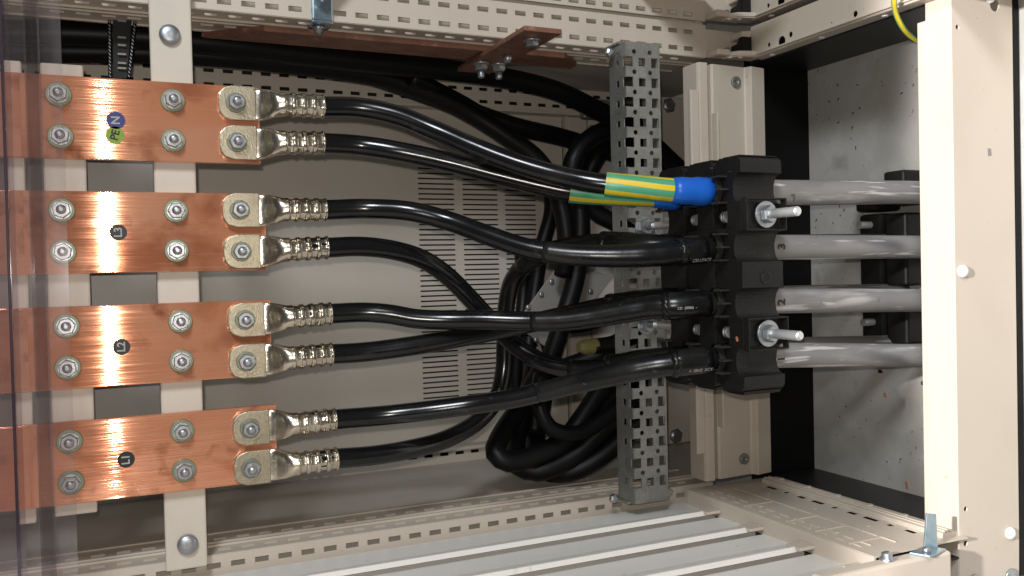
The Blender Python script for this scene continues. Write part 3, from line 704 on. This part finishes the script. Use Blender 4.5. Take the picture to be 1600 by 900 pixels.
# ------------------------------------------------------------------ perforated mounting rail
rl = thing('mounting_rail', 'galvanised perforated steel rail spanning the cabinet behind the clamp', 'mounting rail', V(.772, -.007, 1.16))
v0, v1 = -.3575, .3445; hs = []; n = int((v1-v0)/.0305)
hs2 = []
for i in range(n):
    vv = v1-.030-i*.0305
    if vv-.016 < v0: break
    hs += [(.7168, vv, .0070, .0074, 'r'), (.7400, vv, .0058, .0062, 'r'), (.7625, vv, .0058, .0074, 'r'), (.7265, vv+.0152, .0044, .0044, 'c'), (.7545, vv+.0152, .0044, .0044, 'c')]
    hs2 += [(1.159, vv, .0045, .0048, 'r'), (1.159, vv+.0152, .0025, .0025, 'c'), (1.139, vv, .0045, .0068, 'r')]
m = MB(); m.perf(lambda a, b: V(a, b, 1.136), .7120, .7720, v0, v1, hs); m.build('front_face', M['galv'], rl, solid=.0018)
m = MB(); m.perf(lambda a, b: V(.7120, b, a), 1.136, 1.183, v0, v1, hs2); m.build('side_face', M['galv'], rl, solid=.0018)
m = MB(); m.perf(lambda a, b: V(.7720, b, a), 1.136, 1.183, v0, v1, hs2); m.build('side_face', M['galv'], rl, solid=.0018)
for v in (v0-.001, v1+.001):
    m = MB(); m.box(.708, .776, v-.002, v+.002, 1.150, 1.195, .0008); m.build('end_bracket', M['galv'], rl)
for u, v in ((.79, v0+.004), (.69, v0+.006), (.70, v1-.012)):
    m = MB(); m.lathe(V(u, v, 1.165), NEG, [(0,.007),(.006,.007),(.008,.004)], 6, False); m.build('screw', M['zinc'], rl)

# ------------------------------------------------------------------ second clamp on the floor
fc = thing('cable_clamp', 'black plastic clamp standing on the floor plate in the plinth, studs pointing at the rail', 'cable clamp', V(1.127, 0, 1.02))
m = MB()
for lo, hi, ph in ((.082, .128, .052), (-.036, .078, .0445), (-.121, -.040, .042)):
    m.box(1.127-ph, 1.1268, lo, hi, 1.000, 1.045, .005)
for lo, hi, ph in ((.088, .140, .048), (-.034, .076, .046), (-.123, -.044, .046)):
    m.box(1.127-ph, 1.1268, lo, hi, .952, .992, .004)
for lo, hi in ((.10, .12), (-.02, .06), (-.11, -.06)): m.box(1.095, 1.1268, lo, hi, .985, 1.01)
m.build('clamp_block', M['clean_plastic'], fc)
for px, py in ((1325,352), (1331,502)):
    c = at(px, py, 1.045); m = MB(); m.cyl(V(c[0], c[1]-.001, 1.022), V(1.12, c[1]-.001, 1.022), .0058, 14)
    m.build('threaded_stud', M['grey_plate'], fc)
m = MB(); m.tube(spline([V(*at(1372,580,1.05)), V(*at(1400,584,1.03)), V(*at(1440,588,1.0)), V(1.12, -.185, .96)]), .0028, 8)
tag(m.build('cable_tie', M['clean_plastic']), 'black cable tie tail lying by the floor clamp', 'cable tie')
m = MB(); c = at(1384,616,1.04); cu_ = V(1.1255, c[1]*1.127/c[0], c[2]*1.127/c[0])
m.obox(cu_, V(0,.003,.001)-V(0,0,0), V(.0008,0,0)-V(0,0,0), V(0,-.0005,.002)-V(0,0,0), .0003); tag(m.build('copper_chip', M['ochre']), 'copper chip on the floor plate close to the floor clamp', 'metal chip')
m = MB(); c = at(1418,757,1.04); cu_ = V(1.1255, c[1]*1.127/c[0], c[2]*1.127/c[0])
m.obox(cu_, V(0,.005,.001)-V(0,0,0), V(.0008,0,0)-V(0,0,0), V(0,-.0005,.002)-V(0,0,0), .0003); tag(m.build('copper_chip', M['ochre']), 'copper chip on the floor plate near the slatted side', 'metal chip')

# sweepings on the floor plate, too many to count
m = MB(); rng = random.Random(3)
for i in range(36):
    px = 1268 + 175*rng.random(); py = rng.choice((110+150*rng.random(), 600+150*rng.random(), 400+60*rng.random(), 320+40*rng.random()))
    c = atu(px, py, 1.1262)
    if not (.86 < c[2] < 1.19 and -.35 < c[1] < .335): continue
    a_ = rng.random()*3.14; l_ = .0004 + .0020*rng.random()**2
    m.obox(V(*c), V(0, math.cos(a_)*l_, math.sin(a_)*l_)-V(0,0,0), V(.0004,0,0)-V(0,0,0), V(0,-math.sin(a_)*.0007, math.cos(a_)*.0007)-V(0,0,0))
dbs = m.build('floor_sweepings', M['clean_plastic']); dbs['kind'] = 'stuff'; dbs['label'] = 'dark swarf and crumbs scattered over the dusty floor plate'; dbs['category'] = 'debris'

# ------------------------------------------------------------------ dark cables in the back of the cabinet
def dark(label, pts, r, matn='dull_cable'):
    m = MB(); m.tube(spline([V(*at(*p)) for p in pts], .012), r, 16); return tag(m.build('rear_cable', M[matn]), label, 'cable', 'black cables in the back of the cabinet')
dark('thick black cable passing under the brown copper bar and behind the mounting rail', [(-60,52,1.36),(120,52,1.36),(320,66,1.36),(480,86,1.38),(620,102,1.4),(720,112,1.41),(800,124,1.42),(870,142,1.43),(930,170,1.44),(1000,208,1.45),(1060,262,1.46)], .0175)
dark('thick black cable by the slotted rail, bending away and vanishing under the N cables', [(-60,78,1.42),(120,80,1.42),(320,86,1.42),(480,103,1.43),(600,122,1.44),(680,150,1.44),(740,180,1.44),(790,212,1.43),(840,250,1.42),(870,300,1.41),(885,370,1.4),(880,430,1.42)], .017)
dark('black cable beneath the bundle at the slotted rail, curving to the mounting rail', [(-60,40,1.44),(200,40,1.44),(400,70,1.44),(540,105,1.45),(640,138,1.47),(720,168,1.48),(800,196,1.49),(880,215,1.5),(960,240,1.5),(1040,262,1.5)], .017)
dark('black cable dropping from the bundle past the vent slots into the loops', [(640,120,1.42),(740,172,1.47),(800,215,1.5),(845,262,1.5),(862,320,1.5),(846,390,1.5),(835,460,1.5),(826,540,1.48),(818,620,1.45),(826,690,1.4)], .0145)
dark('black cable arching from the mounting rail and dropping between the vents and the grey plate', [(1000,196,1.4),(950,203,1.4),(915,222,1.4),(893,262,1.4),(904,310,1.42),(907,360,1.42),(900,430,1.42),(880,500,1.42),(860,560,1.4),(840,620,1.38),(835,680,1.36)], .0175)
dark('black cable in a tight arch close to the mounting rail behind the N sleeves', [(1000,215,1.45),(955,225,1.45),(928,252,1.45),(915,300,1.47),(930,330,1.47),(968,352,1.46),(1010,380,1.45)], .017)
dark('black cable looping tightly at the bottom, outermost of the coil', [(850,570,1.36),(815,632,1.33),(783,680,1.3),(774,708,1.28),(795,722,1.27),(835,712,1.27),(880,690,1.27),(912,650,1.27),(940,608,1.28),(975,560,1.3)], .0165)
dark('black cable looping at the bottom, second turn of the coil', [(838,560,1.4),(822,630,1.37),(806,690,1.34),(808,726,1.3),(840,736,1.28),(890,716,1.27),(940,672,1.26),(990,626,1.26)], .0165)
dark('black cable looping lowest at the bottom of the coil', [(862,560,1.42),(846,640,1.4),(836,700,1.36),(850,734,1.31),(890,737,1.28),(940,712,1.26),(1010,650,1.25)], .0165)
dark('black cable rising steeply from the coil beside the grey plate', [(800,722,1.36),(860,700,1.36),(920,655,1.36),(965,610,1.36),(1000,560,1.36),(1020,520,1.36)], .0165)
dark('black cable crossing behind the grey plate towards the mounting rail', [(838,470,1.52),(858,540,1.5),(880,590,1.46),(930,600,1.42),(980,596,1.4),(1030,600,1.4)], .016)
dark('short black cable lying over the grey plate near the L2 seat', [(1010,520,1.38),(970,532,1.38),(930,556,1.4),(880,575,1.42),(850,590,1.44)], .0165)
dark('thin black cable sagging in front of the coil towards the foot of the mounting rail', [(845,585,1.27),(842,630,1.25),(860,668,1.24),(905,676,1.24),(950,650,1.24),(1010,600,1.25)], .0125)
dark('thin black cable hanging straight between the vent slots and the coil', [(812,380,1.5),(818,450,1.52),(812,520,1.5),(806,590,1.46),(812,650,1.42),(830,700,1.4)], .0125)
dark('thin black cable running behind the L2 sleeves from plate to mounting rail', [(860,500,1.5),(900,512,1.5),(940,500,1.48),(985,470,1.45),(1030,450,1.45)], .012)
dark('thin black cable from the coil climbing past the yellow taped end', [(835,610,1.5),(880,575,1.48),(930,556,1.46),(985,560,1.45),(1040,570,1.44)], .012)
yc = thing('capped_cable', 'black cable end wrapped in yellow tape beside the mounting rail', 'cable', V(*at(915,542,1.3)))
m = MB(); m.tube(spline([V(*at(*p)) for p in ((926,541,1.3),(950,538,1.3),(985,528,1.3),(1030,515,1.32))]), .0135, 16); m.build('insulation', M['dull_cable'], yc)
m = MB(); q = spline([V(*at(*p)) for p in ((904,542,1.3),(915,542,1.3),(932,540,1.3))], .003); m.tube(q, [.0085 + .005*min(1, i/4) for i in range(len(q))], 16); m.build('tape_wrap', M['yellow'], yc)
# grey bracket plate
pc = [at(*p) for p in ((876,408,1.47),(958,432,1.47),(862,549,1.47),(803,508,1.47))]
gp = thing('bracket_plate', 'small grey steel plate standing askew behind the crossing cables', 'plate', V(*at(862,549,1.47)))
m = MB(); m.prism([(p[0], p[1]) for p in pc], 'w', 1.467, 1.4705); m.build('sheet', M['grey_plate'], gp, bevel=.0008)
for px, py in ((861,440),(845,460),(825,480),(925,418),(837,531),(922,455)):
    m = MB(); m.lathe(V(*at(px, py, 1.467)), NEG, [(0,.005),(.004,.005),(.005,.003)], 12); m.build('screw', M['zinc'], gp)

# ------------------------------------------------------------------ brown copper earth bars
eb = thing('earth_bar', 'dull brown copper bar lying along the slotted rail with a strap bolted across it', 'copper bar', V(.6, .33, 1.25))
m = MB()
m.prism([(.12,1.285),(.195,1.222),(.655,1.222),(.697,1.262),(.697,1.285)], 'v', .3345, .3425, .001); m.build('bar', M['old_copper'], eb)
m = MB(); m.box(.515, .572, .3265, .3335, 1.075, 1.33, .001); m.build('strap', M['old_copper'], eb)
DN = V(0,-1,0)-V(0,0,0)
for u, w in ((.528, 1.262), (.558, 1.262)):
    m = MB(); m.lathe(V(u, .3265, w), DN, [(0,.0125),(.003,.0125)], 24); m.hexnut(V(u, .3235, w), DN, .0105, .009); m.lathe(V(u, .3145, w), DN, [(0,.0055),(.010,.0055),(.012,.004)], 14)
    m.build('bolt', M['zinc'], eb)
m = MB(); m.lathe(V(.545, .3265, 1.115), DN, [(0,.0125),(.003,.0125)], 24); m.hexnut(V(.545, .3235, 1.115), DN, .0095, .007); m.build('bolt', M['zinc'], eb)
m = MB(); m.lathe(V(.548, .3265, 1.205), DN, [(0,.007),(.006,.007),(.012,.005)], 14); m.build('bolt', M['zinc'], eb)
# ------------------------------------------------------------------ black ladder strap behind the N busbar
ls = thing('ladder_strap', 'black ladder-like strap with twisted edges hanging between slotted rail and N busbar', 'strap', V(*at(188,118,1.27)))
for a, b in (((171,32),(172,122)), ((211,33),(201,122))):
    P0, P1 = V(*at(*a, 1.26)), V(*at(*b, 1.26)); m = MB(); m.tube([P0.lerp(P1, i/8) for i in range(9)], .0022, 8); ed = m.build('edge_cord', M['clean_plastic'], ls)
    m = MB(); d = (P1-P0)
    for i in range(16):
        c = P0 + d*(i+.5)/16; m.obox(c + Vector((0,-.0020,0)), Vector((.0012,0,.0009)), Vector((0,.0005,0)), Vector((-.0002,0,.0003)))
    m.build('cord_glint', M['zinc'], ed)
m = MB(); m.prism([at(176,31,1.265)[:2], at(206,31,1.265)[:2], at(198,122,1.265)[:2], at(176,122,1.265)[:2]], 'w', 1.266, 1.269); m.build('web', M['clean_plastic'], ls)
m = MB()
for y in (32, 58, 70, 84, 98, 106): 
    a, b = at(184, y, 1.262), at(197, y, 1.262); m.box(a[0], b[0], a[1]-.0012, a[1]+.0012, 1.2615, 1.264)
m.build('rung', M['grey_plate'], ls)

# ------------------------------------------------------------------ zinc bracket clipped on the slotted rail
zb = thing('zinc_bracket', 'bluish zinc bracket bolted over the slotted rail by the copper bars', 'bracket', V(*at(510,45,1.19)))
p = at(508,22,1.185); u = p[0]
m = MB(); m.box(u-.016, u+.012, .3475, .382, 1.190, 1.197, .002); m.box(u-.016, u+.012, .3435, .3475, 1.190, 1.225, .001); m.box(u-.012, u+.012, .382, .420, 1.175, 1.182, .002); m.build('clip', M['blue_zinc'], zb)
m = MB(); m.obox(V(u+.010, .395, 1.172), V(.020,.024,0)-V(0,0,0), V(.005,-.004,0)-V(0,0,0), V(0,0,.0035)-V(0,0,0), .001); m.build('arm', M['zinc'], zb)
m = MB(); m.lathe(V(u-.004, .343, 1.208), V(0,-1,0)-V(0,0,0), [(0,.0085),(.003,.0085),(.004,.007),(.009,.006),(.011,.003)], 18); m.build('bolt', M['zinc'], zb)
m = MB(); m.lathe(V(u-.016, .395, 1.172), NEG, [(0,.0085),(.004,.0085),(.006,.005)], 18); m.build('bolt', M['zinc'], zb)

# ------------------------------------------------------------------ green and yellow earth wire at the top right
ew = thing('earth_wire', 'thin green and yellow earth wire curving down to the bright front cross rail', 'wire', V(*at(1445,72,.9)))
q = spline([V(*at(*p)) for p in ((1402,-40,.84),(1397,-5,.85),(1399,18,.86),(1412,45,.87),(1432,63,.88),(1460,75,.89))], .004)
m = MB(); m.tube(q, .0036, 14); m.build('insulation', M['green'], ew)
m = MB(); m.tube([p + Vector((-.0010, -.0012, .0010)) for p in q], .0026, 14); m.build('yellow_stripe', M['tape_yellow'], ew)

# ------------------------------------------------------------------ angled zinc bracket at the lower front corner
ab = thing('angle_bracket', 'bent zinc angle bracket standing on the corner by the front cross rail', 'bracket', V(*at(1450,872,.83)))
a = [at(*p, .781) for p in ((1448,802),(1462,803),(1465,858),(1444,856))]
m = MB(); m.prism([(p[0], p[1]) for p in a], 'w', .780, .783); m.build('upright_leg', M['blue_zinc'], ab, bevel=.0006)
c = at(1450, 862, .775)
m = MB(); m.obox(V(c[0], -.3580, c[2]), V(.020,0,.005)-V(0,0,0), V(0,.0012,0)-V(0,0,0), V(-.005,0,.011)-V(0,0,0), .0005); m.build('foot', M['blue_zinc'], ab)
m = MB(); m.lathe(V(c[0]-.006, -.3570, c[2]-.003), V(0,1,0)-V(0,0,0), [(0,.005),(.004,.005),(.007,.002)], 14); m.build('screw', M['zinc'], ab)
c = at(1386, 872, .779)
m = MB(); m.lathe(V(*c), V(0,1,0)-V(0,0,0), [(-.006,.009),(0,.009),(.001,.0065),(.006,.0065),(.008,.003)], 18); tag(m.build('cap_bolt', M['zinc']), 'small capped bolt on the edge of the slatted panel at the lower corner', 'bolt')

# ------------------------------------------------------------------ clear cover over the busbars
cv = thing('clear_cover', 'clear plastic cover with dark folded edges over the far ends of the busbars', 'cover', V(-.04, 0, 1.08))
wv = 1.085
uL = at(103, 300, wv)[0]; uF1 = at(74, 400, wv)[0]; uF0 = at(50, 400, wv)[0]; uE1 = at(22, 400, wv)[0]; uE0 = at(12, 400, wv)[0]
m = MB(); m.face([V(-.5,-.55,wv), V(-.5,.55,wv), V(uL,.55,wv), V(uL,-.55,wv)]); m.build('sheet', M['clear'], cv, solid=.002)
m = MB(); m.box(uE0, uE1-.003, -.55, .55, wv-.008, wv-.0015, .001); m.build('dark_edge', M['tint'], cv)
m = MB(); m.face([V(uF0,-.55,wv-.004), V(uF0,.55,wv-.004), V(uF1,.55,wv-.030), V(uF1,-.55,wv-.030)]); m.build('fold', M['fold'], cv, solid=.002)
m = MB(); m.face([V(-.5,-.55,wv-.03), V(-.5,.55,wv-.03), V(uF0-.012,.55,wv-.03), V(uF0-.012,-.55,wv-.03)]); m.build('outer_sheet', M['clear2'], cv, solid=.002)

# ------------------------------------------------------------------ lights
w = bpy.data.worlds.new('World'); S.world = w; w.use_nodes = True
bg = w.node_tree.nodes['Background']; bg.inputs[0].default_value = (.95,.97,1.0,1); bg.inputs[1].default_value = .065
def light(name, kind, loc, energy, col, size=None, target=None, sy=None):
    d = bpy.data.lights.new(name, kind); d.energy = energy; d.color = col
    o = bpy.data.objects.new(name, d); COL.objects.link(o); o.location = loc
    if kind == 'AREA':
        d.size = size
        if sy: d.shape = 'RECTANGLE'; d.size_y = sy
        o.rotation_euler = (target - loc).to_track_quat('-Z', 'Y').to_euler()
    elif size: d.shadow_soft_size = size
    return o
light('phone_torch', 'POINT', V(-.012, .028, .0), 17, (1.0,.92,.83), .006)
light('room_lamp', 'AREA', V(-.6, 1.6, -.7), 43, (.90,.95,1.0), .6, V(.7, -.35, 1.0), .4)
L0 = V(-1.9, .45, -.15); sd_ = bpy.data.lights.new('ceiling_spot', 'SPOT'); so = bpy.data.objects.new('ceiling_spot', sd_); COL.objects.link(so)
sd_.energy = 720; sd_.color = (1.0,.96,.93); sd_.spot_size = math.radians(60); sd_.spot_blend = .06; sd_.shadow_soft_size = .05
so.location = L0; ang = math.radians(20.6-30)
so.rotation_euler = ((V(1, -.12, math.tan(ang)) - V(0,0,0))).to_track_quat('-Z', 'Y').to_euler()

# ------------------------------------------------------------------ camera
cd = bpy.data.cameras.new('camera'); co = bpy.data.objects.new('camera', cd); COL.objects.link(co)
cd.sensor_width = 36; cd.lens = 36*F/1600; cd.clip_start = .01; cd.clip_end = 20
def cvec(i, sgn=1): return (V(R[i][0], -R[i][1], R[i][2]) - V(0,0,0)) * sgn
X, Y, Z = cvec(0), cvec(1, -1), cvec(2, -1)
mtx = Matrix(((X.x, Y.x, Z.x, 0), (X.y, Y.y, Z.y, 0), (X.z, Y.z, Z.z, H), (0,0,0,1)))
co.matrix_world = mtx
S.camera = co
S.view_settings.view_transform = 'Standard'; S.view_settings.look = 'None'; S.view_settings.exposure = 0; S.view_settings.gamma = 1
